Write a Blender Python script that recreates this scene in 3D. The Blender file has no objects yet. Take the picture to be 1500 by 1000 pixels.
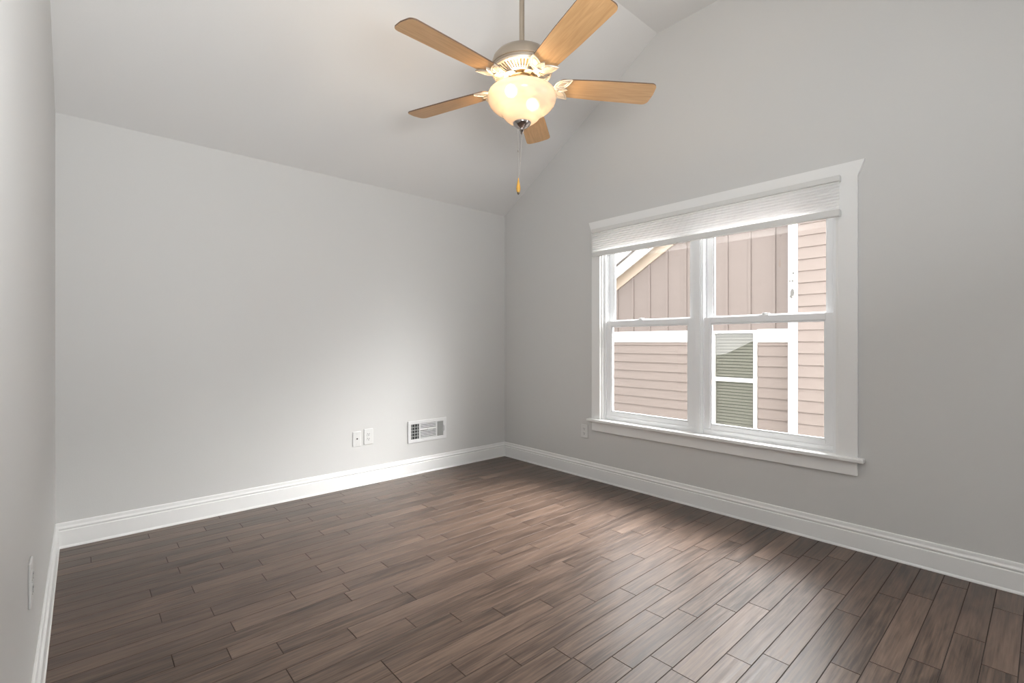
import bpy, bmesh, math, random
from mathutils import Vector, Matrix
random.seed(7)
S = bpy.context.scene
COL = S.collection
PI = math.pi

# ------------------------------------------------------------------ camera
CAMX, CAMY, CAMH = -3.1936, -3.6783, 1.15
YAW = math.radians(48.167)
cd = bpy.data.cameras.new('camera')
cam = bpy.data.objects.new('camera', cd)
COL.objects.link(cam)
cam.location = (CAMX, CAMY, CAMH)
cam.rotation_euler = (PI / 2, 0, YAW - PI / 2)
cd.sensor_width = 36.0
cd.lens = 703.09 / 1500 * 36.0
cd.shift_y = 0.8 / 1500
cd.clip_start = 0.02
S.camera = cam

# ------------------------------------------------------------------ exposure
S.view_settings.view_transform = 'Standard'
S.view_settings.look = 'None'
S.view_settings.exposure = 0.0
S.view_settings.gamma = 1.0
S.view_settings.use_curve_mapping = False

# ------------------------------------------------------------------ sky (bright veiled sky beyond the neighbouring house)
SKY_BASE = 3.4
w = bpy.data.worlds.new('sky')
S.world = w
w.use_nodes = True
nt = w.node_tree
nt.nodes.clear()
n_out = nt.nodes.new('ShaderNodeOutputWorld')
n_bg = nt.nodes.new('ShaderNodeBackground')
n_tc = nt.nodes.new('ShaderNodeTexCoord')
def sky_lobe(direction, power, strength, prev):
    """bright stretch of veiled sky around a direction, added to what is there already"""
    d = nt.nodes.new('ShaderNodeVectorMath'); d.operation = 'DOT_PRODUCT'
    d.inputs[1].default_value = Vector(direction).normalized()
    nt.links.new(n_tc.outputs['Generated'], d.inputs[0])
    mx = nt.nodes.new('ShaderNodeMath'); mx.operation = 'MAXIMUM'; mx.inputs[1].default_value = 0
    nt.links.new(d.outputs['Value'], mx.inputs[0])
    pw = nt.nodes.new('ShaderNodeMath'); pw.operation = 'POWER'; pw.inputs[1].default_value = power
    nt.links.new(mx.outputs[0], pw.inputs[0])
    ma = nt.nodes.new('ShaderNodeMath'); ma.operation = 'MULTIPLY_ADD'; ma.inputs[1].default_value = strength
    nt.links.new(pw.outputs[0], ma.inputs[0])
    if prev is None:
        ma.inputs[2].default_value = SKY_BASE
    else:
        nt.links.new(prev.outputs[0], ma.inputs[2])
    return ma


n_ma = sky_lobe((0.75, -0.12, 0.66), 14.0, 68.0, None)     # above the neighbouring roof
n_ma = sky_lobe((0.60, -0.55, 0.58), 15.0, 53.0, n_ma)     # above its far corner
n_ma = sky_lobe((0.55, -0.60, 0.62), 40.0, 20.0, n_ma)
n_ma = sky_lobe((0.70, -0.68, 0.25), 30.0, 5.0, n_ma)      # in the gap between the houses
n_ma = sky_lobe((-0.90, 0.43, 0.06), 60.0, 1.2, n_ma)       # low sky behind the house
n_bg.inputs['Color'].default_value = (0.98, 0.975, 0.97, 1)
nt.links.new(n_ma.outputs[0], n_bg.inputs['Strength'])
nt.links.new(n_bg.outputs[0], n_out.inputs[0])


def area(name, loc, rot, sx, sy, power, color=(1, 1, 1)):
    l = bpy.data.lights.new(name, 'AREA')
    l.shape = 'RECTANGLE'; l.size = sx; l.size_y = sy
    l.energy = power; l.color = color
    o = bpy.data.objects.new(name, l)
    COL.objects.link(o)
    o.location = loc; o.rotation_euler = rot
    return o


# the photographer's flash bounced off the vaulted ceiling, an added fill in the unseen part of the
# room behind the camera, and a second added fill in the entry
area('bounced_flash', (-2.8, -3.72, 1.5), (math.radians(151), 0, 0), 0.5, 0.5, 56, (0.97, 0.99, 1.0))
area('side_fill', (-0.04, -4.45, 1.30), (PI / 2, 0, PI / 2), 1.1, 1.5, 28, (0.98, 0.99, 1.0))  # added fill light, no window is built here
area('entry_fill', (-3.95, -3.35, 2.40), (0, 0, 0), 0.7, 0.7, 13, (1.0, 0.99, 0.97))  # added fill light, no lamp is built here

# ------------------------------------------------------------------ materials
def mat(name):
    m = bpy.data.materials.new(name)
    m.use_nodes = True
    return m, m.node_tree, m.node_tree.nodes['Principled BSDF']


def simple(name, col, rough=0.5, metal=0.0, bump=0.0, bscale=200.0, spec=0.5):
    m, t, b = mat(name)
    b.inputs['Base Color'].default_value = (*col, 1)
    b.inputs['Roughness'].default_value = rough
    b.inputs['Metallic'].default_value = metal
    b.inputs['Specular IOR Level'].default_value = spec
    if bump:
        tc = t.nodes.new('ShaderNodeTexCoord')
        nz = t.nodes.new('ShaderNodeTexNoise'); nz.inputs['Scale'].default_value = bscale
        nz.inputs['Detail'].default_value = 3
        bp = t.nodes.new('ShaderNodeBump'); bp.inputs['Strength'].default_value = bump
        bp.inputs['Distance'].default_value = 0.002
        t.links.new(tc.outputs['Object'], nz.inputs['Vector'])
        t.links.new(nz.outputs['Fac'], bp.inputs['Height'])
        t.links.new(bp.outputs['Normal'], b.inputs['Normal'])
    return m


M_WALL = simple('wall_paint', (0.63, 0.627, 0.615), 0.55, bump=0.12, bscale=160)
M_CEIL = simple('ceiling_paint', (0.74, 0.737, 0.728), 0.7, bump=0.1, bscale=140)
M_TRIM = simple('white_trim_paint', (0.83, 0.83, 0.82), 0.3, bump=0.02, bscale=60)
M_VINYL = simple('white_vinyl', (0.86, 0.87, 0.88), 0.3, bump=0.01, bscale=60)
M_PLATE = simple('white_plastic', (0.70, 0.70, 0.69), 0.3, bump=0.01, bscale=80)
M_STEEL = simple('white_enamel_steel', (0.72, 0.72, 0.72), 0.35, bump=0.02, bscale=120)
M_GREYFIN = simple('grey_enamel_steel', (0.42, 0.43, 0.42), 0.4, bump=0.02, bscale=120)
M_DARK = simple('dark_slot', (0.012, 0.012, 0.014), 0.6, bump=0.02, bscale=80)
M_DUCT = simple('duct_shade', (0.022, 0.022, 0.025), 0.6, 0.0, bump=0.1, bscale=40)  # near-black: the shade inside the duct put into the colour
M_NICKEL = simple('brushed_nickel', (0.42, 0.355, 0.285), 0.36, 0.9, bump=0.04, bscale=300)
M_NICKEL_LAMPLIT = simple('lamplit_nickel', (0.56, 0.50, 0.42), 0.42, 0.55, bump=0.03, bscale=300)  # nickel near the bulbs, their warm light put into the colour
M_STEEL_DARK = simple('polished_pewter', (0.42, 0.38, 0.36), 0.16, 1.0, bump=0.02, bscale=30)
M_CHAIN = simple('bead_chain', (0.40, 0.36, 0.33), 0.3, 0.9, bump=0.3, bscale=700)
M_BRASSCAP = simple('dark_brass', (0.10, 0.075, 0.045), 0.35, 0.8, bump=0.02, bscale=200)
M_SHADEMETAL = simple('shade_rail', (0.70, 0.70, 0.685), 0.4, bump=0.01, bscale=90)
M_GROUND = simple('gravel_ground', (0.125, 0.115, 0.10), 0.9, bump=0.6, bscale=20)


def glass_pane(name, tint=(0.985, 0.988, 0.985), gloss=1.0):
    m, t, b = mat(name)
    t.nodes.remove(b)
    o = t.nodes['Material Output']
    tr = t.nodes.new('ShaderNodeBsdfTransparent'); tr.inputs[0].default_value = (*tint, 1)
    gl = t.nodes.new('ShaderNodeBsdfGlossy'); gl.inputs['Roughness'].default_value = 0.01
    # Schlick reflectance of the thin pane, the same from both faces
    ge = t.nodes.new('ShaderNodeNewGeometry')
    dt = t.nodes.new('ShaderNodeVectorMath'); dt.operation = 'DOT_PRODUCT'
    t.links.new(ge.outputs['Normal'], dt.inputs[0]); t.links.new(ge.outputs['Incoming'], dt.inputs[1])
    ab = t.nodes.new('ShaderNodeMath'); ab.operation = 'ABSOLUTE'; t.links.new(dt.outputs['Value'], ab.inputs[0])
    om = t.nodes.new('ShaderNodeMath'); om.operation = 'SUBTRACT'; om.inputs[0].default_value = 1.0; om.use_clamp = True
    t.links.new(ab.outputs[0], om.inputs[1])
    p5 = t.nodes.new('ShaderNodeMath'); p5.operation = 'POWER'; p5.inputs[1].default_value = 5.0
    t.links.new(om.outputs[0], p5.inputs[0])
    mu = t.nodes.new('ShaderNodeMath'); mu.operation = 'MULTIPLY_ADD'; mu.inputs[1].default_value = 0.96 * gloss; mu.inputs[2].default_value = 0.04 * gloss
    mu.use_clamp = True
    t.links.new(p5.outputs[0], mu.inputs[0])
    mx = t.nodes.new('ShaderNodeMixShader')
    t.links.new(mu.outputs[0], mx.inputs[0])
    t.links.new(tr.outputs[0], mx.inputs[1]); t.links.new(gl.outputs[0], mx.inputs[2])
    t.links.new(mx.outputs[0], o.inputs['Surface'])
    return m


M_GLASS = glass_pane('window_glass')


def translucent(name, col, tcol, fac, rough=0.5, streak=0.0, gloss=0.0, forward=0.0):
    m, t, b = mat(name)
    t.nodes.remove(b)
    o = t.nodes['Material Output']
    df = t.nodes.new('ShaderNodeBsdfDiffuse'); df.inputs[0].default_value = (*col, 1)
    tl = t.nodes.new('ShaderNodeBsdfTranslucent'); tl.inputs[0].default_value = (*tcol, 1)
    mx = t.nodes.new('ShaderNodeMixShader'); mx.inputs[0].default_value = fac
    t.links.new(df.outputs[0], mx.inputs[1]); t.links.new(tl.outputs[0], mx.inputs[2])
    last = mx
    if streak:
        tc = t.nodes.new('ShaderNodeTexCoord')
        mp = t.nodes.new('ShaderNodeMapping'); mp.inputs['Scale'].default_value = (5, 5, 26)
        mp.inputs['Rotation'].default_value = (0.35, 0.25, 0)
        nz = t.nodes.new('ShaderNodeTexNoise'); nz.inputs['Scale'].default_value = 1.3
        nz.inputs['Detail'].default_value = 2; nz.inputs['Distortion'].default_value = 1.2
        rp = t.nodes.new('ShaderNodeValToRGB')
        rp.color_ramp.elements[0].position = 0.35; rp.color_ramp.elements[1].position = 0.65
        rp.color_ramp.elements[0].color = (*[c * (1 - streak) for c in tcol], 1)
        rp.color_ramp.elements[1].color = (*tcol, 1)
        t.links.new(tc.outputs['Object'], mp.inputs[0]); t.links.new(mp.outputs[0], nz.inputs['Vector'])
        t.links.new(nz.outputs['Fac'], rp.inputs[0]); t.links.new(rp.outputs[0], tl.inputs[0])
    if forward:
        rf = t.nodes.new('ShaderNodeBsdfRefraction'); rf.inputs['IOR'].default_value = 1.05
        rf.inputs['Roughness'].default_value = 0.72; rf.inputs['Color'].default_value = (*[c * 0.55 for c in tcol], 1)
        m3 = t.nodes.new('ShaderNodeMixShader'); m3.inputs[0].default_value = forward
        t.links.new(last.outputs[0], m3.inputs[1]); t.links.new(rf.outputs[0], m3.inputs[2]); last = m3
    if gloss:
        gl = t.nodes.new('ShaderNodeBsdfGlossy'); gl.inputs['Roughness'].default_value = rough
        fr = t.nodes.new('ShaderNodeFresnel'); fr.inputs['IOR'].default_value = 1.4
        m2 = t.nodes.new('ShaderNodeMixShader')
        t.links.new(fr.outputs[0], m2.inputs[0]); t.links.new(last.outputs[0], m2.inputs[1])
        t.links.new(gl.outputs[0], m2.inputs[2]); last = m2
    t.links.new(last.outputs[0], o.inputs['Surface'])
    return m


M_ALABASTER = translucent('alabaster_glass', (0.80, 0.74, 0.66), (0.22, 0.178, 0.132), 0.40, 0.15, 0.35, 1, 0.22)
M_SHADE = translucent('shade_fabric', (0.92, 0.92, 0.91), (0.99, 0.985, 0.98), 0.5)
M_AMBER = simple('amber_glass', (0.62, 0.33, 0.05), 0.12, bump=0.05, bscale=60)


def wood_blade():
    m, t, b = mat('maple_blade')
    tc = t.nodes.new('ShaderNodeTexCoord')
    mp = t.nodes.new('ShaderNodeMapping'); mp.inputs['Scale'].default_value = (2.2, 30, 30)
    nz = t.nodes.new('ShaderNodeTexNoise'); nz.inputs['Scale'].default_value = 3.0
    nz.inputs['Detail'].default_value = 5; nz.inputs['Distortion'].default_value = 0.6
    rp = t.nodes.new('ShaderNodeValToRGB')
    rp.color_ramp.elements[0].position = 0.25; rp.color_ramp.elements[0].color = (0.50, 0.285, 0.128, 1)
    rp.color_ramp.elements[1].position = 0.75; rp.color_ramp.elements[1].color = (0.65, 0.40, 0.195, 1)
    t.links.new(tc.outputs['UV'], mp.inputs[0]); t.links.new(mp.outputs[0], nz.inputs['Vector'])
    t.links.new(nz.outputs['Fac'], rp.inputs[0]); t.links.new(rp.outputs[0], b.inputs['Base Color'])
    b.inputs['Roughness'].default_value = 0.35
    return m


M_BLADE = wood_blade()
M_BLADE_EDGE = simple('blade_edge', (0.13, 0.075, 0.045), 0.5, bump=0.02, bscale=100)


def wood_floor():
    m, t, b = mat('walnut_planks')
    L = t.links
    tc = t.nodes.new('ShaderNodeTexCoord')
    at = t.nodes.new('ShaderNodeAttribute'); at.attribute_name = 'tone'
    off = t.nodes.new('ShaderNodeVectorMath'); off.operation = 'MULTIPLY_ADD'
    off.inputs[1].default_value = (37.0, 91.0, 13.0)
    L.new(at.outputs['Color'], off.inputs[0]); L.new(tc.outputs['Object'], off.inputs[2])
    # fine grain
    mp = t.nodes.new('ShaderNodeMapping'); mp.inputs['Scale'].default_value = (4, 110, 1)
    L.new(off.outputs[0], mp.inputs[0])
    g = t.nodes.new('ShaderNodeTexNoise'); g.inputs['Scale'].default_value = 1.0
    g.inputs['Detail'].default_value = 6; g.inputs['Roughness'].default_value = 0.65
    L.new(mp.outputs[0], g.inputs['Vector'])
    # broad figure / dark streaks
    mp2 = t.nodes.new('ShaderNodeMapping'); mp2.inputs['Scale'].default_value = (3.0, 17, 1)
    L.new(off.outputs[0], mp2.inputs[0])
    f = t.nodes.new('ShaderNodeTexNoise'); f.inputs['Scale'].default_value = 1.0
    f.inputs['Detail'].default_value = 4; f.inputs['Distortion'].default_value = 1.4
    L.new(mp2.outputs[0], f.inputs['Vector'])
    a1 = t.nodes.new('ShaderNodeMath'); a1.operation = 'MULTIPLY_ADD'; a1.inputs[1].default_value = 0.78
    L.new(g.outputs['Fac'], a1.inputs[0])
    a0 = t.nodes.new('ShaderNodeMath'); a0.operation = 'MULTIPLY'; a0.inputs[1].default_value = 0.35
    L.new(f.outputs['Fac'], a0.inputs[0]); L.new(a0.outputs[0], a1.inputs[2])
    # plank tone
    a2 = t.nodes.new('ShaderNodeMath'); a2.operation = 'MULTIPLY_ADD'; a2.inputs[1].default_value = 0.14
    sep = t.nodes.new('ShaderNodeSeparateColor'); L.new(at.outputs['Color'], sep.inputs[0])
    L.new(sep.outputs[0], a2.inputs[0]); L.new(a1.outputs[0], a2.inputs[2])
    rp = t.nodes.new('ShaderNodeValToRGB')
    e = rp.color_ramp.elements
    e[0].position = 0.45; e[0].color = (0.034, 0.021, 0.015, 1)
    e[1].position = 0.84; e[1].color = (0.182, 0.124, 0.092, 1)
    k = e.new(0.635); k.color = (0.104, 0.068, 0.050, 1)
    L.new(a2.outputs[0], rp.inputs[0])
    L.new(rp.outputs[0], b.inputs['Base Color'])
    # roughness
    rr = t.nodes.new('ShaderNodeMapRange')
    rr.inputs['From Min'].default_value = 0.3; rr.inputs['From Max'].default_value = 0.7
    rr.inputs['To Min'].default_value = 0.30; rr.inputs['To Max'].default_value = 0.42
    L.new(g.outputs['Fac'], rr.inputs['Value']); L.new(rr.outputs[0], b.inputs['Roughness'])
    b.inputs['Specular IOR Level'].default_value = 0.5
    # hand scraped waves + grain bump
    mp3 = t.nodes.new('ShaderNodeMapping'); mp3.inputs['Scale'].default_value = (1.6, 42, 1)
    L.new(off.outputs[0], mp3.inputs[0])
    s = t.nodes.new('ShaderNodeTexNoise'); s.inputs['Scale'].default_value = 1.0; s.inputs['Detail'].default_value = 1
    L.new(mp3.outputs[0], s.inputs['Vector'])
    b1 = t.nodes.new('ShaderNodeBump'); b1.inputs['Strength'].default_value = 0.22; b1.inputs['Distance'].default_value = 0.004
    L.new(s.outputs['Fac'], b1.inputs['Height'])
    b2 = t.nodes.new('ShaderNodeBump'); b2.inputs['Strength'].default_value = 0.12; b2.inputs['Distance'].default_value = 0.001
    L.new(g.outputs['Fac'], b2.inputs['Height']); L.new(b1.outputs[0], b2.inputs['Normal'])
    L.new(b2.outputs[0], b.inputs['Normal'])
    return m


M_FLOOR = wood_floor()
M_BEVEL = simple('plank_edge', (0.080, 0.055, 0.043), 0.6, bump=0.05, bscale=80, spec=0.25)
M_GAP = simple('floor_gap', (0.012, 0.008, 0.006), 0.8, bump=0.1, bscale=60)


def paint_grain(name, col, rough=0.6, vary=0.06):
    m, t, b = mat(name)
    tc = t.nodes.new('ShaderNodeTexCoord')
    mp = t.nodes.new('ShaderNodeMapping'); mp.inputs['Scale'].default_value = (20, 3, 40)
    nz = t.nodes.new('ShaderNodeTexNoise'); nz.inputs['Scale'].default_value = 1; nz.inputs['Detail'].default_value = 4
    rp = t.nodes.new('ShaderNodeValToRGB')
    rp.color_ramp.elements[0].color = (*[c * (1 - vary) for c in col], 1)
    rp.color_ramp.elements[1].color = (*[min(1, c * (1 + vary)) for c in col], 1)
    t.links.new(tc.outputs['Object'], mp.inputs[0]); t.links.new(mp.outputs[0], nz.inputs['Vector'])
    t.links.new(nz.outputs['Fac'], rp.inputs[0]); t.links.new(rp.outputs[0], b.inputs['Base Color'])
    b.inputs['Roughness'].default_value = rough
    return m


M_SIDING = paint_grain('beige_lap_siding', (0.238, 0.194, 0.174))
M_BATTEN = paint_grain('beige_batten_siding', (0.216, 0.177, 0.162))
M_EXTTRIM = simple('exterior_white_trim', (0.80, 0.79, 0.77), 0.5, bump=0.05, bscale=60)
M_RAKE = simple('sun_tinted_rake_board', (0.50, 0.41, 0.33), 0.55, bump=0.05, bscale=60)  # cream of reflected sun put into the board's colour
M_ROOF = simple('grey_shingles', (0.16, 0.14, 0.13), 0.9, bump=0.6, bscale=60)
M_BLIND = simple('sage_blind', (0.165, 0.160, 0.130), 0.5, bump=0.02, bscale=60)
M_BANK = simple('added_bank', (0.05, 0.056, 0.042), 0.9, bump=0.6, bscale=8)  # for the unseen bank added behind the house
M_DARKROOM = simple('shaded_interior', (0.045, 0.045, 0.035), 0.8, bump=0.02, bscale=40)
M_EXTGLASS = glass_pane('house_glass', (0.985, 0.985, 0.98), 1.7)


def peeled_board():
    """white corner board with a run of peeled, weathered spots (fixed on the board itself)"""
    m, t, b = mat('weathered_white_board')
    L = t.links
    tc = t.nodes.new('ShaderNodeTexCoord')
    prev = None
    spots = [(0.049, 0.73, 0.015, 1), (0.090, 0.631, 0.014, 1), (0.057, 0.631, 0.014, 1), (0.060, 0.475, 0.024, 2.0), (0.074, 0.43, 0.017, 1.6),
             (0.048, 0.87, 0.010, 9), (0.066, 0.55, 0.008, 10), (0.060, 0.34, 0.008, 9), (0.044, 0.42, 0.008, 7)]
    for (y, z, r, st) in spots:
        mp = t.nodes.new('ShaderNodeMapping')
        mp.inputs['Location'].default_value = (0, -(-1.503 + y), -(1.32 + z + 3.1) / st)
        mp.inputs['Scale'].default_value = (0, 1, 1 / st)
        L.new(tc.outputs['Object'], mp.inputs[0])
        nz = t.nodes.new('ShaderNodeTexNoise'); nz.inputs['Scale'].default_value = 60
        L.new(tc.outputs['Object'], nz.inputs['Vector'])
        ln = t.nodes.new('ShaderNodeVectorMath'); ln.operation = 'LENGTH'
        L.new(mp.outputs[0], ln.inputs[0])
        ad = t.nodes.new('ShaderNodeMath'); ad.operation = 'MULTIPLY_ADD'; ad.inputs[1].default_value = 0.022
        L.new(nz.outputs['Fac'], ad.inputs[0]); L.new(ln.outputs['Value'], ad.inputs[2])
        lt = t.nodes.new('ShaderNodeMath'); lt.operation = 'LESS_THAN'; lt.inputs[1].default_value = r + 0.011
        L.new(ad.outputs[0], lt.inputs[0])
        sc = t.nodes.new('ShaderNodeMath'); sc.operation = 'MULTIPLY'; sc.inputs[1].default_value = 0.9 if st < 5 else 0.4
        L.new(lt.outputs[0], sc.inputs[0])
        if prev is None:
            prev = sc
        else:
            mxx = t.nodes.new('ShaderNodeMath'); mxx.operation = 'MAXIMUM'
            L.new(prev.outputs[0], mxx.inputs[0]); L.new(sc.outputs[0], mxx.inputs[1]); prev = mxx
    mix = t.nodes.new('ShaderNodeMix'); mix.data_type = 'RGBA'
    mix.inputs[6].default_value = (0.80, 0.79, 0.77, 1); mix.inputs[7].default_value = (0.05, 0.047, 0.043, 1)
    L.new(prev.outputs[0], mix.inputs[0]); L.new(mix.outputs[2], b.inputs['Base Color'])
    b.inputs['Roughness'].default_value = 0.55
    return m


M_PEELED = peeled_board()

# ------------------------------------------------------------------ mesh helpers
def root_loc(o):
    v = Vector((0, 0, 0))
    while o is not None:
        v += o.location
        o = o.parent
    return v


def obj(name, bm, m, parent=None, smooth=False, origin=None):
    """link a bmesh built in room coordinates as one mesh object"""
    me = bpy.data.meshes.new(name)
    bmesh.ops.recalc_face_normals(bm, faces=bm.faces[:])
    base = root_loc(parent) if parent is not None else Vector(origin or (0, 0, 0))
    if base.length:
        bmesh.ops.translate(bm, verts=bm.verts[:], vec=-base)
    bm.to_mesh(me)
    bm.free()
    for mm in (m if isinstance(m, (list, tuple)) else [m]):
        me.materials.append(mm)
    if smooth:
        for p in me.polygons:
            p.use_smooth = True
        try:
            me.set_sharp_from_angle(angle=math.radians(35))
        except Exception:
            pass
    o = bpy.data.objects.new(name, me)
    COL.objects.link(o)
    if parent is not None:
        o.parent = parent
    else:
        o.location = base
    return o


def thing(name, label, cat, loc, group=None):
    o = bpy.data.objects.new(name, None)
    COL.objects.link(o)
    o.empty_display_size = 0.1
    o.location = loc
    if label:
        o['label'] = label; o['category'] = cat
    if group:
        o['group'] = group
    return o


def struct(o):
    o['kind'] = 'structure'
    return o


def B():
    return bmesh.new()


def box(bm, a, b, bev=0.0, seg=2):
    a, b = Vector([min(p, q) for p, q in zip(a, b)]), Vector([max(p, q) for p, q in zip(a, b)])
    c = (a + b) / 2
    d = b - a
    r = bmesh.ops.create_cube(bm, size=1.0, matrix=Matrix.Translation(c) @ Matrix.Diagonal((*d, 1)))
    if bev:
        es = list({e for v in r['verts'] for e in v.link_edges})
        bmesh.ops.bevel(bm, geom=es, offset=min(bev, min(d) * 0.45), segments=seg, affect='EDGES', profile=0.5)
    return bm


def prism(bm, pts, vec):
    """closed polygon pts (3-D) swept along vec"""
    vec = Vector(vec)
    v0 = [bm.verts.new(p) for p in pts]
    v1 = [bm.verts.new(Vector(p) + vec) for p in pts]
    n = len(pts)
    bm.faces.new(v0); bm.faces.new(v1[::-1])
    for i in range(n):
        bm.faces.new((v0[i], v0[(i + 1) % n], v1[(i + 1) % n], v1[i]))
    return bm


def loft(bm, A, Bp, close=True, cap=True):
    a = [bm.verts.new(p) for p in A]; b = [bm.verts.new(p) for p in Bp]
    n = len(a)
    for i in range(n if close else n - 1):
        bm.faces.new((a[i], a[(i + 1) % n], b[(i + 1) % n], b[i]))
    if cap:
        bm.faces.new(a); bm.faces.new(b[::-1])
    return bm


def lathe(bm, prof, c, n=48):
    """prof: list of (r, z); c: (x, y)"""
    rings = []
    for r, z in prof:
        if r < 1e-5:
            rings.append([bm.verts.new((c[0], c[1], z))])
        else:
            rings.append([bm.verts.new((c[0] + r * math.cos(2 * PI * k / n), c[1] + r * math.sin(2 * PI * k / n), z)) for k in range(n)])
    for p, q in zip(rings, rings[1:]):
        for k in range(n):
            k2 = (k + 1) % n
            if len(p) == 1 and len(q) == 1:
                continue
            if len(p) == 1:
                bm.faces.new((p[0], q[k], q[k2]))
            elif len(q) == 1:
                bm.faces.new((p[k], q[0], p[k2]))
            else:
                bm.faces.new((p[k], q[k], q[k2], p[k2]))
    return bm


def tube(bm, path, r, n=8, closed=False):
    path = [Vector(p) for p in path]
    rings = []
    m = len(path)
    for i, p in enumerate(path):
        if closed:
            t = path[(i + 1) % m] - path[i - 1]
        else:
            t = path[min(i + 1, m - 1)] - path[max(i - 1, 0)]
        t.normalize()
        u = t.cross(Vector((0, 0, 1)))
        if u.length < 1e-4:
            u = t.cross(Vector((1, 0, 0)))
        u.normalize(); v = t.cross(u)
        rr = r[i] if isinstance(r, (list, tuple)) else r
        rings.append([bm.verts.new(p + rr * (math.cos(2 * PI * k / n) * u + math.sin(2 * PI * k / n) * v)) for k in range(n)])
    for i in range(m if closed else m - 1):
        a, b = rings[i], rings[(i + 1) % m]
        for k in range(n):
            bm.faces.new((a[k], a[(k + 1) % n], b[(k + 1) % n], b[k]))
    if not closed:
        bm.faces.new(rings[0]); bm.faces.new(rings[-1][::-1])
    return bm


def xform(bm, verts_before, M):
    for v in [v for v in bm.verts if v not in verts_before]:
        v.co = M @ v.co


# ------------------------------------------------------------------ room shell
XL = -3.306          # left wall face
HC = 2.426           # ceiling height at the back wall
SL = 0.592           # slope
YF, YR = -1.733, -2.60   # flat strip of the vault
ZF = HC - SL * YF    # 3.452
YB = -5.2            # wall behind the camera
XE = -4.60           # far side of the entry recess
T = 0.125
WT, WB = 2.055, 0.50  # window opening
WYL, WYR = -1.215, -2.885

# floor: individually modelled, chamfered planks on one sub-floor, one structure object
ROWS = {-40: [-0.8, -0.25], -39: [-0.62], -38: [-0.95, -0.13], -37: [-0.37], -36: [-1.19, -0.47], -35: [-0.77], -34: [-1.32, -0.61],
        -33: [-1.42, -0.21], -32: [-1.65, -1.0], -31: [-1.12, -0.35], -30: [-1.28, -0.5], -29: [-1.39, -0.64], -28: [-1.87, -1.17, -0.4],
        -27: [-2.03, -1.32, -0.62], -26: [-2.21, -1.5, -0.74], -25: [-2.39, -1.67, -0.97], -24: [-1.87, -1.12, -0.5], -23: [-2.03, -1.32, -0.7],
        -22: [-2.19, -1.48, -0.78], -21: [-2.4, -1.7, -0.97], -20: [-2.64, -2.08, -1.3], -19: [-2.79, -2.1, -1.5], -18: [-2.95, -2.3, -1.73],
        -17: [-2.27, -1.81, -1.1], -16: [-2.48, -2.03, -1.3], -15: [-2.78, -2.22, -1.6], -14: [-2.95, -2.3, -1.7], -13: [-2.53, -2.02, -1.2],
        -12: [-2.81, -2.29, -1.5], -11: [-2.96, -2.5, -1.75], -10: [-2.66, -2.0], -9: [-2.83, -2.12, -1.4], -8: [-2.58, -1.77, -1.1],
        -7: [-2.86, -2.4, -1.94], -6: [-2.56, -2.09, -1.3], -5: [-2.79, -2.2, -1.58], -4: [-2.45, -1.8], -3: [-2.63, -2.0, -1.2], -2: [-2.9, -2.2]}
PW, PH = 0.0906, 0.060
bm = B()
tone = bm.loops.layers.color.new('tone')
CH = 0.0012
for k in range(-60, 2):
    yc = PH + k * PW
    y0, y1 = max(yc - PW / 2, YB), min(yc + PW / 2, 0.0)
    if y1 - y0 < 0.01:
        continue
    xa, xb = (XE if y1 < -2.74 else XL), 0.0
    js = sorted(ROWS.get(k, [-2.2 + random.uniform(-.3, .3), -1.4, -0.6]))
    while js[0] - xa > 0.85:
        js.insert(0, js[0] - random.choice((0.70, 0.71, 0.72, 0.47, 0.52, 0.62)))
    while xb - js[-1] > 0.85:
        js.append(js[-1] + random.choice((0.70, 0.71, 0.72, 0.47, 0.52, 0.62)))
    xs = [xa] + [j for j in js if xa + 0.05 < j < xb - 0.03] + [xb]
    for x0, x1 in zip(xs, xs[1:]):
        tv = random.random()
        c = (tv, random.random(), random.random(), 1)
        g = 0.0008
        lo = [bm.verts.new((x, y, -0.0016)) for x, y in ((x0 + g, y0 + g), (x1 - g, y0 + g), (x1 - g, y1 - g), (x0 + g, y1 - g))]
        hi = [bm.verts.new((x, y, 0.0)) for x, y in ((x0 + g + CH, y0 + g + CH), (x1 - g - CH, y0 + g + CH), (x1 - g - CH, y1 - g - CH), (x0 + g + CH, y1 - g - CH))]
        fs = [bm.faces.new(hi)] + [bm.faces.new((lo[i], lo[(i + 1) % 4], hi[(i + 1) % 4], hi[i])) for i in range(4)]
        for f in fs:
            for lp in f.loops:
                lp[tone] = c
for f in bm.faces:
    f.normal_update()
    f.material_index = 0 if abs(f.normal.z) > 0.99 else 2
nf = len(bm.faces)
box(bm, (XE, YB, -0.12), (0, 0, -0.0016))
for i, f in enumerate(bm.faces):
    if i >= nf:
        f.material_index = 1
struct(obj('floor', bm, [M_FLOOR, M_GAP, M_BEVEL]))

# ceiling: slope, flat strip, slope behind the camera
bm = B()
TH = 0.14
prof = [(0, HC), (YF, ZF), (YR, ZF), (YB, ZF - SL * (YR - YB))]
pts = [(XL, y, z) for y, z in prof] + [(XL, y, z + TH) for y, z in prof[::-1]]
prism(bm, pts, (-XL, 0, 0))
struct(obj('ceiling', bm, M_CEIL))
bm = B(); box(bm, (XE, YB, 2.44), (XL - T, -2.75, 2.56)); struct(obj('ceiling_entry', bm, M_CEIL))

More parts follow.
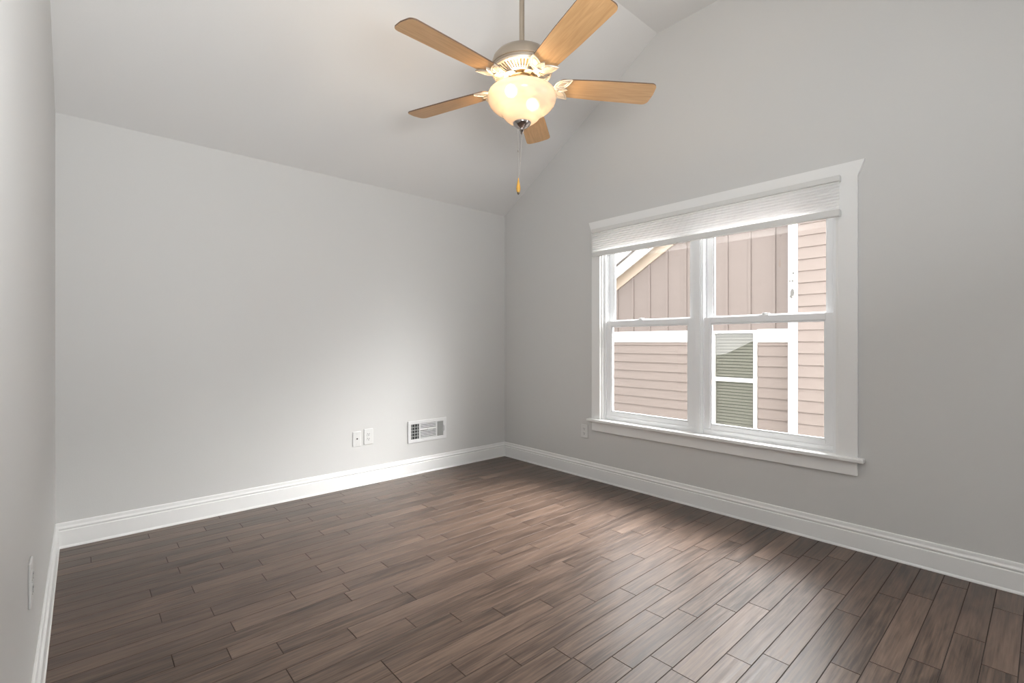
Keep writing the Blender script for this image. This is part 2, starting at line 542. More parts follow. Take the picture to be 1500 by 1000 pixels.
bm = B(); box(bm, (XL - T, 0, -0.12), (T, T, 2.62)); struct(obj('wall_back', bm, M_WALL))
bm = B()
WALLTOP = 3.72
for a, b in (((0, 0, -0.12), (T, WYL, WALLTOP)), ((0, WYR, -0.12), (T, YB - T, WALLTOP)), ((0, WYL, -0.12), (T, WYR, WB)), ((0, WYL, WT), (T, WYR, WALLTOP))):
    box(bm, a, b)
bmesh.ops.remove_doubles(bm, verts=bm.verts[:], dist=1e-5)
struct(obj('wall_right', bm, M_WALL))
bm = B()
box(bm, (XL - T, -2.75, -0.12), (XL, 0, WALLTOP)); box(bm, (XL - T, YB, 2.44), (XL, -2.75, WALLTOP))
struct(obj('wall_left', bm, M_WALL))
bm = B(); box(bm, (XE - T, YB - T, -0.12), (0, YB, WALLTOP)); struct(obj('wall_front', bm, M_WALL))
bm = B(); box(bm, (XE - T, YB, -0.12), (XE, -2.60, 2.56)); box(bm, (XE, -2.75, -0.12), (XL - T, -2.60, 2.56)); struct(obj('wall_entry', bm, M_WALL))

# baseboards
BP = [(0, 0), (0.019, 0), (0.0195, 0.004), (0.0175, 0.010), (0.0155, 0.014), (0.0150, 0.094), (0.0135, 0.0965), (0.0095, 0.0985), (0.0095, 0.1015),
      (0.0130, 0.1045), (0.0142, 0.1085), (0.0138, 0.1125), (0.0105, 0.1165), (0.0085, 0.1215), (0.0080, 0.1330), (0.0070, 0.1380), (0.0045, 0.1406), (0, 0.1406)]
bm = B(); loft(bm, [(XL + t, -t, z) for t, z in BP], [(-t, -t, z) for t, z in BP]); struct(obj('baseboard_back', bm, M_TRIM))
bm = B(); loft(bm, [(-t, -t, z) for t, z in BP], [(-t, YB + t, z) for t, z in BP]); struct(obj('baseboard_right', bm, M_TRIM))
bm = B(); loft(bm, [(XL + t, -t, z) for t, z in BP], [(XL + t, -2.75, z) for t, z in BP]); struct(obj('baseboard_left', bm, M_TRIM))
bm = B(); loft(bm, [(-t, YB + t, z) for t, z in BP], [(XE, YB + t, z) for t, z in BP]); struct(obj('baseboard_front', bm, M_TRIM))

bm = B(); loft(bm, [(XE, -2.75 - t, z) for t, z in BP], [(XL + t, -2.75 - t, z) for t, z in BP]); struct(obj('baseboard_entry', bm, M_TRIM))

# ------------------------------------------------------------------ window
win = struct(thing('window_1', None, None, (0, -2.05, WB)))
CT = 0.020
bm = B(); box(bm, (-CT, -1.130, 0.512), (0, -1.216, 2.066), 0.002); obj('side_casing', bm, M_TRIM, win)
bm = B(); box(bm, (-CT, -2.886, 0.512), (0, -2.979, 2.066), 0.002); obj('side_casing', bm, M_TRIM, win)
# head casing, its ends flaring outwards like a small capital
bm = B()
hd = [(-1.130, 2.042), (-1.130, 2.066), (-1.100, 2.150), (-3.012, 2.150), (-2.980, 2.066), (-2.980, 2.042)]
prism(bm, [(-CT - 0.0005, y, z) for y, z in hd], (CT, 0, 0)); obj('head_casing', bm, M_TRIM, win)
# stool and apron
bm = B(); box(bm, (-0.052, -1.098, 0.490), (0.0, -3.012, 0.513), 0.006, 3); box(bm, (-0.02, -1.2155, 0.492), (0.06, -2.8845, 0.512), 0.001); obj('stool', bm, M_TRIM, win)
bm = B(); box(bm, (-0.018, -1.132, 0.411), (0, -2.977, 0.4905), 0.003); obj('apron', bm, M_TRIM, win)
# jamb liner
bm = B()
box(bm, (-0.001, WYL, 0.512), (0.122, WYL - 0.012, WT)); box(bm, (-0.001, WYR, 0.512), (0.122, WYR + 0.012, WT)); box(bm, (-0.001, WYL, WT), (0.122, WYR, WT - 0.012))
obj('jamb', bm, M_TRIM, win)
# vinyl frame with tracks
FY0, FY1 = WYL - 0.012, WYR + 0.012
bm = B()
for y, s in ((FY0, -1), (FY1, 1)):
    box(bm, (0.030, y, 0.512), (0.115, y + s * 0.012, WT - 0.012), 0.001)
    box(bm, (0.022, y, 0.512), (0.034, y + s * 0.020, WT - 0.012), 0.001)
    box(bm, (0.062, y, 0.512), (0.070, y + s * 0.022, WT - 0.012), 0.001)
    box(bm, (0.098, y, 0.512), (0.115, y + s * 0.030, WT - 0.012), 0.001)
box(bm, (0.022, FY0, WT - 0.012), (0.115, FY1, WT - 0.035), 0.001)
box(bm, (0.030, FY0, 0.506), (0.115, FY1, 0.522), 0.001)
obj('window_frame', bm, M_VINYL, win)
MY0, MY1 = -2.006, -2.078
bm = B()
box(bm, (0.024, MY0, 0.512), (0.115, MY1, WT - 0.012), 0.002)
box(bm, (0.014, MY0 - 0.018, 0.512), (0.030, MY1 + 0.018, WT - 0.012), 0.002)
box(bm, (0.018, MY0 - 0.009, 0.512), (0.030, MY1 + 0.009, WT - 0.012), 0.002)
obj('mullion', bm, M_VINYL, win)


def sash(name, y0, y1, z0, z1, x0, x1, stile, top, bot):
    """y0 > y1; a frame of stiles and rails with an inner glazing bead"""
    b = B()
    box(b, (x0, y0, z0), (x1, y0 - stile, z1), 0.002); box(b, (x0, y1, z0), (x1, y1 + stile, z1), 0.002)
    box(b, (x0 + 0.0004, y0 - stile, z1 - top), (x1 - 0.0004, y1 + stile, z1), 0.002)
    box(b, (x0 + 0.0004, y0 - stile, z0), (x1 - 0.0004, y1 + stile, z0 + bot), 0.002)
    gy0, gy1, gz0, gz1 = y0 - stile, y1 + stile, z0 + bot, z1 - top
    be = 0.010
    xb0, xb1 = x0 + 0.006, x1 - 0.004
    box(b, (xb0, gy0, gz0), (xb1, gy0 - be, gz1), 0.002); box(b, (xb0, gy1, gz0), (xb1, gy1 + be, gz1), 0.002)
    box(b, (xb0, gy0 - be, gz1 - be), (xb1, gy1 + be, gz1), 0.002); box(b, (xb0, gy0 - be, gz0), (xb1, gy1 + be, gz0 + be), 0.002)
    if name == 'lower_sash':   # stepped bottom rail
        box(b, (x0 - 0.006, y0 - 0.002, z0), (x0 + 0.002, y1 + 0.002, z0 + bot * 0.45), 0.002)
    o = obj(name, b, M_VINYL, win)
    g = B()
    xm = (x0 + x1) / 2
    box(g, (xm - 0.002, gy0 - be + 0.002, gz0 + be - 0.002), (xm + 0.002, gy1 + be - 0.002, gz1 - be + 0.002))
    obj('glass_pane', g, M_GLASS, o)
    return o


ZM = 1.320
for y0, y1, yl in ((FY0 - 0.014, MY0 - 0.001, -1.56), (MY1 + 0.001, FY1 + 0.014, -2.47)):
    sash('upper_sash', y0 - 0.004, y1 + 0.004, ZM - 0.045, WT - 0.036, 0.072, 0.098, 0.042, 0.04, 0.045)
    lo = sash('lower_sash', y0, y1, 0.5225, ZM, 0.034, 0.061, 0.046, 0.040, 0.056)
    b = B()
    box(b, (0.038, yl + 0.030, ZM - 0.001), (0.058, yl - 0.030, ZM + 0.006), 0.002)
    lathe(b, [(0.0, ZM + 0.018), (0.012, ZM + 0.017), (0.014, ZM + 0.010), (0.014, ZM + 0.005)], (0.05, yl), 16)
    box(b, (0.040, yl, ZM + 0.008), (0.050, yl - 0.034, ZM + 0.015), 0.002)
    obj('sash_lock', b, M_VINYL, lo, smooth=True)

# ------------------------------------------------------------------ cellular shade
SY0, SY1 = -1.163, -2.905
sh = thing('pleated_shade', 'white pleated window shade pulled most of the way up at the window head', 'window shade', (-CT, (SY0 + SY1) / 2, 2.085))
XS = -CT - 0.001
bm = B(); box(bm, (XS, SY0, 2.047), (XS - 0.042, SY1, 2.080), 0.004); obj('headrail', bm, M_SHADEMETAL, sh)
bm = B(); box(bm, (XS - 0.002, SY0, 1.853), (XS - 0.040, SY1, 1.891), 0.004)
obj('bottom_rail', bm, M_SHADEMETAL, sh)
bm = B()
zt, zb, N = 2.047, 1.891, 9
for xo, sg in ((XS - 0.026, -1),):
    P = []
    for i in range(N):
        za, zc = zt + (zb - zt) * i / N, zt + (zb - zt) * (i + 1) / N
        P += [(xo, za), (xo + sg * 0.006, (za + zc) / 2)]
    P.append((xo, zb))
    loft(bm, [(x, SY0 - 0.004, z) for x, z in P], [(x, SY1 + 0.004, z) for x, z in P], close=False, cap=False)
obj('pleated_fabric', bm, M_SHADE, sh)
for yk in (-1.69, -1.985):
    bm = B(); tube(bm, [(XS - 0.030, yk + 0.020 - 0.04 * i / 8, 1.855 - 0.007 * math.sin(PI * i / 8)) for i in range(9)], 0.0035, 8)
    obj('pull_tab', bm, M_SHADEMETAL, sh, smooth=True)

# ------------------------------------------------------------------ wall plates
def frame3(o, a, d):
    """map (along, up, out) to the room"""
    o, a, d = Vector(o), Vector(a), Vector(d)
    return lambda s, u, n: o + a * s + Vector((0, 0, 1)) * u + d * n


def fbox(bm, F, a, b, bev=0.0, seg=2):
    box(bm, F(*a), F(*b), bev, seg)


def disc(bm, F, s, u, r, n0, n1, k=20):
    p0 = [F(s + r * math.cos(2 * PI * i / k), u + r * math.sin(2 * PI * i / k), n0) for i in range(k)]
    p1 = [F(s + r * math.cos(2 * PI * i / k), u + r * math.sin(2 * PI * i / k), n1) for i in range(k)]
    loft(bm, p0, p1)


def duplex(label, loc, a, d, wd=0.074, ht=0.116, group=None):
    t = thing('power_outlet', label, 'outlet', loc, group)
    F = frame3(loc, a, d)
    b = B(); fbox(b, F, (-wd / 2, -ht / 2, 0), (wd / 2, ht / 2, 0.0065), 0.003, 3); obj('cover_plate', b, M_PLATE, t)
    for u in (0.0195, -0.0195):
        b = B()
        pts = []
        for i in range(24):
            an = 2 * PI * i / 24
            pts.append((0.0172 * math.cos(an), max(-0.0135, min(0.0135, 0.0172 * math.sin(an)))))
        loft(b, [F(s, u + v, 0.006) for s, v in pts], [F(s, u + v, 0.0085) for s, v in pts])
        r = obj('receptacle', b, M_PLATE, t)
        b = B()
        fbox(b, F, (-0.0085, u - 0.001, 0.0080), (-0.0055, u + 0.009, 0.0089)); fbox(b, F, (0.0055, u + 0.000, 0.0080), (0.0085, u + 0.008, 0.0089))
        disc(b, F, 0, u - 0.0075, 0.0032, 0.0080, 0.0089, 12)
        obj('slots', b, M_DARK, r)
    b = B(); disc(b, F, 0, 0, 0.003, 0.006, 0.0076, 12); obj('screw', b, M_STEEL, t)
    return t


duplex('white duplex outlet on the grey wall between the cable plate and the floor register', (-1.4655, 0, 0.385), (1, 0, 0), (0, -1, 0), 0.078, 0.126)
duplex('white duplex outlet on the window wall between the window apron and the room corner', (0, -1.042, 0.392), (0, -1, 0), (-1, 0, 0), 0.074, 0.114)
duplex('white duplex outlet seen almost edge-on on the side wall that faces the window', (XL, -1.757, 0.470), (0, 1, 0), (1, 0, 0), 0.076, 0.126)

t = thing('cable_plate', 'white cover plate with a single dark cable jack in its middle', 'wall plate', (-1.5635, 0, 0.377))
F = frame3((-1.5635, 0, 0.377), (1, 0, 0), (0, -1, 0))
b = B(); fbox(b, F, (-0.034, -0.060, 0), (0.034, 0.060, 0.0065), 0.003, 3); obj('cover_plate', b, M_PLATE, t)
b = B(); disc(b, F, 0.001, 0.002, 0.0062, 0.006, 0.010, 6); j = obj('cable_jack', b, M_BRASSCAP, t)
b = B(); disc(b, F, 0.001, 0.002, 0.0042, 0.010, 0.0125, 14); obj('jack_hole', b, M_DARK, j)
for u in (0.043, -0.043):
    b = B(); disc(b, F, 0, u, 0.003, 0.006, 0.0076, 12); obj('screw', b, M_STEEL, t)

# ------------------------------------------------------------------ wall register
t = thing('wall_register', 'white steel heating register with three louvre sections set low in the grey wall', 'vent', (-0.9105, 0, 0.275))
F = frame3((-0.9105, 0, 0.275), (1, 0, 0), (0, -1, 0))
RW, RH = 0.393, 0.190
SEC = [(-0.168, -0.089), (-0.076, 0.084), (0.098, 0.161)]
U0, U1 = 0.030, 0.160
b = B()
e = 0.010
fbox(b, F, (-RW / 2, 0, 0), (RW / 2, U0, e), 0.003); fbox(b, F, (-RW / 2, U1, 0), (RW / 2, RH, e), 0.003)
xs = [-RW / 2] + [v for s in SEC for v in s] + [RW / 2]
for i in range(0, len(xs), 2):
    fbox(b, F, (xs[i], U0 - 0.004, 0.0003), (xs[i + 1], U1 + 0.004, e - 0.0003), 0.0015)
obj('faceplate', b, M_STEEL, t)
b = B(); fbox(b, F, (SEC[0][0] - 0.004, U0 - 0.003, 0.0004), (SEC[2][1] + 0.004, U1 + 0.003, 0.0012)); obj('duct_shade_sheet', b, M_DUCT, t)  # dark sheet behind the fins in place of the duct's shaded depth
b = B()   # left: open grid of vertical fins over cross wires
for i in range(3):
    s = SEC[0][0] + (SEC[0][1] - SEC[0][0]) * (i + 0.5) / 3
    fbox(b, F, (s - 0.0022, U0 - 0.002, 0.0015), (s + 0.0022, U1 + 0.002, 0.0050))
for i in range(4):
    u = U0 + (U1 - U0) * (i + 1.0) / 5
    fbox(b, F, (SEC[0][0] - 0.002, u - 0.0025, 0.0015), (SEC[0][1] + 0.002, u + 0.0025, 0.0040))
obj('grid_fins', b, M_GREYFIN, t)
b = B()   # middle: horizontal louvres
for i in range(10):
    u = U0 + (U1 - U0) * (i + 0.5) / 10
    p = [(u - 0.0034, 0.0085), (u - 0.0024, 0.0090), (u + 0.0034, 0.0040), (u + 0.0024, 0.0035)]
    loft(b, [F(SEC[1][0] - 0.002, uu, n) for uu, n in p], [F(SEC[1][1] + 0.002, uu, n) for uu, n in p])
obj('louvre_fins', b, M_STEEL, t)
b = B()   # right: near-closed vertical fins
for i in range(9):
    s = SEC[2][0] + (SEC[2][1] - SEC[2][0]) * (i + 0.5) / 9
    p = [(s - 0.0036, 0.0020), (s - 0.0030, 0.0012), (s + 0.0036, 0.0060), (s + 0.0030, 0.0068)]
    loft(b, [F(ss, U0 - 0.002, n) for ss, n in p], [F(ss, U1 + 0.002, n) for ss, n in p])
obj('side_fins', b, M_GREYFIN, t)
b = B(); fbox(b, F, (SEC[1][0] - 0.018, 0.100, 0.008), (SEC[1][1] + 0.002, 0.112, 0.0125), 0.002); fbox(b, F, (-0.008, 0.097, 0.010), (0.046, 0.115, 0.0165), 0.003)
obj('crossbar', b, M_PLATE, t)
b = B(); fbox(b, F, (0.166, 0.070, 0.009), (0.172, 0.120, 0.019), 0.002); obj('damper_lever', b, M_STEEL, t)
for s in (-0.183, 0.185):
    b = B(); disc(b, F, s, 0.095, 0.0035, 0.009, 0.0112, 12); obj('screw', b, M_STEEL, t)

# ------------------------------------------------------------------ ceiling fan
FX, FY = -1.6037, -1.9739
FZ = 2.394
A0 = math.radians(181.80)
fan = thing('ceiling_fan', 'five-blade ceiling fan with maple blades and a lit alabaster bowl on a long rod', 'ceiling fan', (FX, FY, ZF))
c = (FX, FY)
bm = B(); lathe(bm, [(0, ZF), (0.072, ZF), (0.072, ZF - 0.012), (0.066, ZF - 0.035), (0.045, ZF - 0.062), (0.024, ZF - 0.075), (0, ZF - 0.075)], c); obj('ceiling_canopy', bm, M_NICKEL, fan, True)
bm = B(); lathe(bm, [(0, ZF - 0.07), (0.0125, ZF - 0.07), (0.0125, 2.575), (0.020, 2.572), (0.022, 2.565), (0.022, 2.550), (0, 2.550)], c, 24); obj('downrod', bm, M_NICKEL, fan, True)
bm = B()
lathe(bm, [(0, 2.570), (0.030, 2.568), (0.066, 2.563), (0.100, 2.552), (0.126, 2.535), (0.140, 2.517), (0.147, 2.495), (0.149, 2.482), (0.152, 2.480), (0.152, 2.473),
           (0.149, 2.471), (0.149, 2.462), (0.144, 2.456), (0, 2.456)], c, 64)
obj('motor_housing', bm, M_NICKEL, fan, True)
# vented underside: radial ribs
bm = B()
lathe(bm, [(0.147, 2.462), (0.148, 2.456), (0.144, 2.450), (0.136, 2.447), (0.134, 2.455)], c, 64)
lathe(bm, [(0.090, 2.444), (0.088, 2.433), (0.078, 2.431), (0.076, 2.440), (0.0, 2.440)], c, 64)
for i in range(52):
    a = 2 * PI * i / 52
    n0 = set(bm.verts)
    prism(bm, [(0.086, -0.0022, 2.4335), (0.136, -0.0036, 2.4470), (0.136, 0.0036, 2.4470), (0.086, 0.0022, 2.4335)], (0, 0, 0.006))
    xform(bm, n0, Matrix.Translation((FX, FY, 0)) @ Matrix.Rotation(a, 4, 'Z'))
obj('vented_skirt', bm, M_NICKEL_LAMPLIT, fan, True)
bm = B(); lathe(bm, [(0.137, 2.457), (0.135, 2.4545), (0.089, 2.4425), (0.088, 2.446)], c, 64); obj('vent_slot_shade', bm, M_BRASSCAP, fan, True)  # dark ring behind the ribs, shade of the gaps put into its colour
bm = B(); lathe(bm, [(0, 2.441), (0.062, 2.441), (0.064, 2.436), (0.064, 2.424), (0.058, 2.420), (0, 2.420)], c); obj('flywheel', bm, M_BRASSCAP, fan, True)
bm = B(); lathe(bm, [(0, 2.421), (0.050, 2.421), (0.052, 2.415), (0.052, 2.392), (0.060, 2.388), (0.064, 2.380), (0.064, 2.366), (0, 2.366)], c); obj('light_kit_housing', bm, M_NICKEL_LAMPLIT, fan, True)

for k in range(5):
    ang = A0 + 2 * PI * k / 5
    R = Matrix.Translation((FX, FY, FZ)) @ Matrix.Rotation(ang, 4, 'Z')
    Rp = R @ Matrix.Rotation(math.radians(-11.0), 4, 'X')
    # blade outline in (u, v)
    pts = []
    r0, r1, w0, w1 = 0.175, 0.665, 0.058, 0.0735

    def arc(cx, cy, r, a0, a1, n=6):
        return [(cx + r * math.cos(a0 + (a1 - a0) * i / n), cy + r * math.sin(a0 + (a1 - a0) * i / n)) for i in range(n + 1)]
    pts += arc(r1 - 0.030, -w1 + 0.028, 0.028, -PI / 2, -0.18)
    pts += [(r1 + 0.000, -0.03), (r1 + 0.003, 0), (r1 + 0.000, 0.03)]
    pts += arc(r1 - 0.030, w1 - 0.028, 0.028, 0.18, PI / 2)
    pts += [(0.40, w0 + 0.010)]
    pts += arc(r0 + 0.03, w0 - 0.03, 0.03, PI / 2, PI, 4) + arc(r0 + 0.03, -w0 + 0.03, 0.03, PI, 1.5 * PI, 4)
    pts += [(0.40, -w0 - 0.010)]
    bm = B()
    uv = bm.loops.layers.uv.new('UVMap')
    n0 = set(bm.verts)
    prism(bm, [(u, v, 0) for u, v in pts], (0, 0, 0.006))
    for f in bm.faces:
        side = abs(f.calc_center_median().z - 0.003) < 0.0025
        f.material_index = 1 if side else 0
        for lp in f.loops:
            lp[uv].uv = (lp.vert.co.x + 3.1 * k, lp.vert.co.y + 1.7 * k)
    xform(bm, n0, Rp)
    obj('blade', bm, [M_BLADE, M_BLADE_EDGE], fan)
    # leaf-shaped blade bracket
    bm = B()
    n0 = set(bm.verts)
    zt_ = -0.0005

    def leaf(base, tip, wd, th=0.005, rim=0.0022, m=10):
        base, tip = Vector(base), Vector(tip)
        d = tip - base
        L = d.length
        d.normalize(); nrm = Vector((-d.y, d.x))
        out = []
        for s in (1, -1):
            rng = range(m + 1) if s == 1 else range(m - 1, 0, -1)
            for i in rng:
                q = i / m
                ww = wd * math.sin(PI * q ** 0.85) ** 0.9
                p = base + d * L * q + nrm * ww * s
                out.append((p.x, p.y))
        prism(bm, [(x, y, zt_) for x, y in out], (0, 0, -th))
        tube(bm, [(x, y, zt_ - th) for x, y in out], rim, 6, closed=True)
        inn = [((x - (base + tip).x / 2) * 0.6 + (base + tip).x / 2, (y - (base + tip).y / 2) * 0.55 + (base + tip).y / 2) for x, y in out]
        tube(bm, [(x, y, zt_ - th) for x, y in inn], rim * 0.7, 6, closed=True)
    leaf((0.158, 0.004), (0.236, 0.066), 0.024)
    leaf((0.158, -0.004), (0.236, -0.066), 0.024)
    leaf((0.150, 0.0), (0.226, 0.0), 0.017, 0.006)
    xform(bm, n0, Rp)
    n1 = set(bm.verts)
    # arm rising from the leaves to the flywheel
    path = [(0.060, 0.036, 0.020), (0.085, 0.034, 0.017), (0.110, 0.020, 0.015), (0.135, 0.002, 0.014), (0.160, -0.006, 0.014), (0.175, -0.0055, 0.012)]
    secs = []
    for u, z, hw in path:
        secs.append([bm.verts.new(p) for p in ((u, -hw, z), (u, -hw * 0.7, z - 0.006), (u, hw * 0.7, z - 0.006), (u, hw, z), (u, hw * 0.7, z + 0.003), (u, -hw * 0.7, z + 0.003))])
    for a_, b_ in zip(secs, secs[1:]):
        for i in range(6):
            bm.faces.new((a_[i], a_[(i + 1) % 6], b_[(i + 1) % 6], b_[i]))
    bm.faces.new(secs[0]); bm.faces.new(secs[-1][::-1])
    xform(bm, n1, R)
    obj('blade_bracket', bm, M_NICKEL_LAMPLIT, fan, True)

# glass bowl
bm = B()
prof = [(0.150, 2.352), (0.156, 2.356), (0.161, 2.354), (0.165, 2.346), (0.167, 2.335), (0.166, 2.324), (0.162, 2.312), (0.155, 2.300), (0.144, 2.288), (0.130, 2.277),
        (0.115, 2.268), (0.103, 2.261), (0.096, 2.255), (0.092, 2.248), (0.086, 2.240), (0.076, 2.229), (0.062, 2.219), (0.045, 2.212), (0.025, 2.208), (0, 2.207)]
lathe(bm, prof, c, 64)
obj('light_bowl', bm, M_ALABASTER, fan, True)
bm = B()
lathe(bm, [(0, 2.224), (0.040, 2.222), (0.044, 2.218), (0.044, 2.212), (0.040, 2.203), (0.028, 2.193), (0.015, 2.187), (0.010, 2.184), (0.0095, 2.179), (0.0115, 2.176),
           (0.0085, 2.172), (0.0055, 2.168), (0.0075, 2.164), (0.0045, 2.159), (0, 2.157)], c, 32)
obj('finial', bm, M_STEEL_DARK, fan, True)


def beads(bm, p0, p1, r=0.0013, step=0.0046):
    p0, p1 = Vector(p0), Vector(p1)
    n = max(2, int((p1 - p0).length / step))
    path, rad = [], []
    for i in range(n * 2 + 1):
        path.append(p0.lerp(p1, i / (n * 2))); rad.append(r if i % 2 else r * 0.45)
    tube(bm, path, rad, 5)


rv = Vector((math.sin(YAW), -math.cos(YAW)))
p_a = Vector((FX, FY)) - rv * 0.018
p_b = Vector((FX, FY)) - rv * 0.0005
p_m = Vector((FX, FY)) - rv * 0.017
bm = B(); beads(bm, (p_b.x, p_b.y, 2.158), (p_m.x + rv.x * 0.008, p_m.y + rv.y * 0.008, 1.978)); beads(bm, (p_m.x + rv.x * 0.008, p_m.y + rv.y * 0.008, 1.978), (p_m.x, p_m.y, 1.940)); ch = obj('pull_chain', bm, M_CHAIN, fan, True)
bm = B(); beads(bm, (p_a.x, p_a.y, 2.232), (p_a.x, p_a.y, 1.945))
lathe(bm, [(0, 2.083), (0.003, 2.081), (0.003, 2.072), (0, 2.070)], (p_a.x, p_a.y), 10)
obj('pull_chain', bm, M_CHAIN, fan, True)
bm = B()
pf = [(0, 1.948), (0.0025, 1.945), (0.0035, 1.936), (0.006, 1.922), (0.0095, 1.905), (0.0105, 1.895), (0.0085, 1.882), (0.0060, 1.876), (0, 1.876)]
lathe(bm, pf, (p_m.x, p_m.y), 16)
fob = obj('pull_fob', bm, M_AMBER, fan, True)
fob['label'] = 'amber glass pull fob'
bm = B(); lathe(bm, [(0, 1.877), (0.0062, 1.877), (0.0056, 1.870), (0.003, 1.866), (0, 1.866)], (p_m.x, p_m.y), 14); obj('fob_cap', bm, M_BRASSCAP, fob, True)

# bulbs inside the bowl
for deg in (188, 8):
    a = math.radians(deg)
    l = bpy.data.lights.new('fan_bulb', 'POINT')
    l.energy = 6.0; l.color = (1.0, 0.72, 0.43); l.shadow_soft_size = 0.028
    o = bpy.data.objects.new('fan_bulb', l); COL.objects.link(o)
    o.parent = fan
    o.location = (0.080 * math.cos(a), 0.080 * math.sin(a), 2.337 - ZF)

# ------------------------------------------------------------------ outside
bm = B(); box(bm, (-24, -16, -3.3), (20, 24, -3.1))
nf = len(bm.faces)
prism(bm, [(-10, -2.0, -3.1), (-10, 20.0, -3.1), (-10, 14.0, -1.0), (-10, 6.6, 0.52), (-10, 6.0, 0.62), (-10, 5.5, 0.86), (-10, 4.9, 1.16), (-10, 4.4, 1.30), (-10, 2.0, 1.9)], (-6, 0, 0))   # unseen bank added to shape the reflection in the neighbouring window
for i, f in enumerate(bm.faces):
    f.material_index = 0 if i < nf else 1
struct(obj('ground', bm, [M_GROUND, M_BANK]))
D, D2 = 4.2, 3.76
house = thing('neighbor_house', 'beige neighbouring house with lap siding, battens and white trim beyond the window', 'house', (D + 2, 0, -3.1))


def laps(bm, x, y0, y1, z0, z1, ex=0.152, zref=0.0):
    """lap boards facing -x"""
    k0 = math.floor((z0 - zref) / ex); k1 = math.ceil((z1 - zref) / ex)
    for k in range(k0, k1):
        a, b = max(z0, zref + k * ex), min(z1, zref + (k + 1) * ex)
        if b - a < 0.004:
            continue
        p = [(x - 0.026, a), (x - 0.004, b), (x + 0.02, b), (x + 0.02, a)]
        loft(bm, [(px, y0, pz) for px, pz in p], [(px, y1, pz) for px, pz in p])


NWY0, NWY1, NWZ0, NWZ1 = -0.140, -0.835, -0.19, 1.325    # window of that house, outer casing
bm = B()
laps(bm, D, 9.0, NWY0, -3.1, 1.15, zref=1.10); laps(bm, D, NWY1, -1.6, -3.1, 1.15, zref=1.10); laps(bm, D, NWY0, NWY1, -3.1, NWZ0, zref=1.10)
obj('lap_siding', bm, M_SIDING, house)
PK = -1.2
bm = B()
zr = lambda y: 2.076 - 0.585 * (y - 1.703)
zp = zr(PK)
poly = [(9.0, 1.30), (9.0, 1.31), ((2.076 + 0.585 * 1.703 - 1.32) / 0.585, 1.32), (PK, zp), (PK - 0.4, zp), (PK - 0.4, 1.30)]
poly = [p for p in poly]
prism(bm, [(D, y, z) for y, z in [(2.99, 1.30), (2.99, zr(2.99) + 0.05), (PK, zp), (PK - 0.4, zp), (PK - 0.4, 1.30)]], (0.05, 0, 0))
for i in range(-6, 9):
    yb = 0.297 + 0.3385 * i
    if yb < PK - 0.3 or yb > 2.9:
        continue
    box(bm, (D - 0.019, yb - 0.022, 1.30), (D + 0.001, yb + 0.022, zr(max(yb, PK)) + 0.01), 0.003)
obj('batten_siding', bm, M_BATTEN, house)
bm = B(); box(bm, (D - 0.030, 9.0, 1.145), (D + 0.02, NWY0 + 0.001, 1.338), 0.003); obj('frieze_board', bm, M_EXTTRIM, house)
bm = B(); box(bm, (D - 0.030, NWY1 - 0.001, 1.145), (D + 0.02, -1.6, 1.338), 0.003); obj('frieze_board', bm, M_EXTTRIM, house)


def slope_board(bm, xa, xb, off0, off1, ya=3.4, yb=PK):
    prism(bm, [(xa, ya, zr(ya) + off0), (xa, yb, zr(yb) + off0), (xa, yb, zr(yb) + off1), (xa, ya, zr(ya) + off1)], (xb - xa, 0, 0))


bm = B(); slope_board(bm, D - 0.035, D + 0.02, 0.0, 0.23); obj('rake_board', bm, M_RAKE, house)
bm = B(); slope_board(bm, D - 0.20, D - 0.17, 0.13, 0.33); slope_board(bm, D - 0.17, D + 0.02, 0.23, 0.255); obj('fascia', bm, M_EXTTRIM, house)
bm = B(); slope_board(bm, D - 0.235, D + 3.0, 0.33, 0.36); obj('roof', bm, M_ROOF, house)
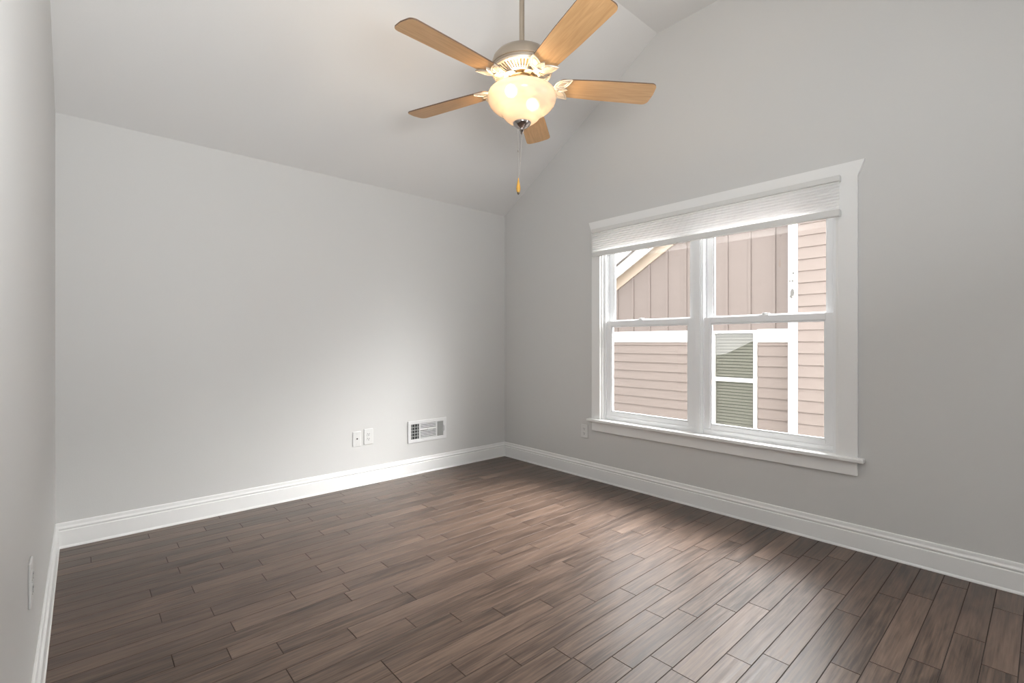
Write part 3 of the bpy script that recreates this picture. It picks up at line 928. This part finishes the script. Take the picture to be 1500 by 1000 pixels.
# projecting bay of the house on the right
bm = B(); laps(bm, D2, -1.503, -5.0, -3.1, 3.1, zref=1.157); box(bm, (D2 + 0.01, -1.42, -3.1), (D + 0.5, -5.0, 3.1)); obj('bay_siding', bm, M_SIDING, house)
bm = B(); box(bm, (D2 - 0.025, -1.390, -3.1), (D2 + 0.03, -1.505, 3.1), 0.003)
cb = obj('corner_board', bm, M_PEELED, house)
cb['label'] = 'white corner board with peeled dark spots'
bm = B(); box(bm, (D2 + 0.02, -1.3895, -3.1), (D2 + 0.12, -1.42, 3.1), 0.003); obj('corner_return', bm, M_EXTTRIM, house)
bm = B(); prism(bm, [(D2 - 0.3, -1.1, 3.05), (D2 - 0.3, -5.2, 3.05), (D2 - 0.3, -5.2, 3.12), (D2 - 0.3, -1.1, 3.12)], (2.5, 0, 0)); obj('bay_roof', bm, M_ROOF, house)
# back volume so the house has depth
bm = B(); box(bm, (D + 0.06, -5.0, -3.1), (D + 6, 9.0, 1.3)); obj('house_body', bm, M_SIDING, house)
# window of the house
hw = B()
box(hw, (D - 0.035, NWY0, NWZ0), (D + 0.02, NWY0 - 0.062, NWZ1), 0.003); box(hw, (D - 0.035, NWY1, NWZ0), (D + 0.02, NWY1 + 0.054, NWZ1), 0.003)
box(hw, (D - 0.034, NWY0 - 0.06, NWZ1 - 0.042), (D + 0.02, NWY1 + 0.05, NWZ1), 0.003); box(hw, (D - 0.045, NWY0 + 0.02, NWZ0), (D + 0.02, NWY1 - 0.02, NWZ0 + 0.055), 0.003)
hwo = obj('window', hw, M_EXTTRIM, house)
gy0, gy1 = NWY0 - 0.062, NWY1 + 0.054
b = B(); box(b, (D - 0.020, gy0, 0.545), (D + 0.02, gy1, 0.607), 0.003); obj('meeting_rail', b, M_EXTTRIM, hwo)
b = B(); box(b, (D + 0.000, gy0, NWZ0 + 0.05), (D + 0.004, gy1, 0.55)); obj('glass_pane', b, M_EXTGLASS, hwo)
b = B(); box(b, (D - 0.012, gy0, 0.60), (D - 0.008, gy1, NWZ1 - 0.04)); obj('glass_pane', b, M_EXTGLASS, hwo)
b = B()
zz = NWZ0 + 0.06
while zz < NWZ1 - 0.06:
    p = [(D + 0.022, zz), (D + 0.0235, zz - 0.001), (D + 0.040, zz + 0.037), (D + 0.0385, zz + 0.038)]
    loft(b, [(x, gy0, z) for x, z in p], [(x, gy1, z) for x, z in p])
    zz += 0.047
obj('blind_slats', b, M_BLIND, hwo)
b = B(); box(b, (D + 0.045, gy0, NWZ0), (D + 0.055, gy1, NWZ1)); obj('dark_room_sheet', b, M_DARKROOM, hwo)  # dark sheet behind the slats, the room's shade put into its colour
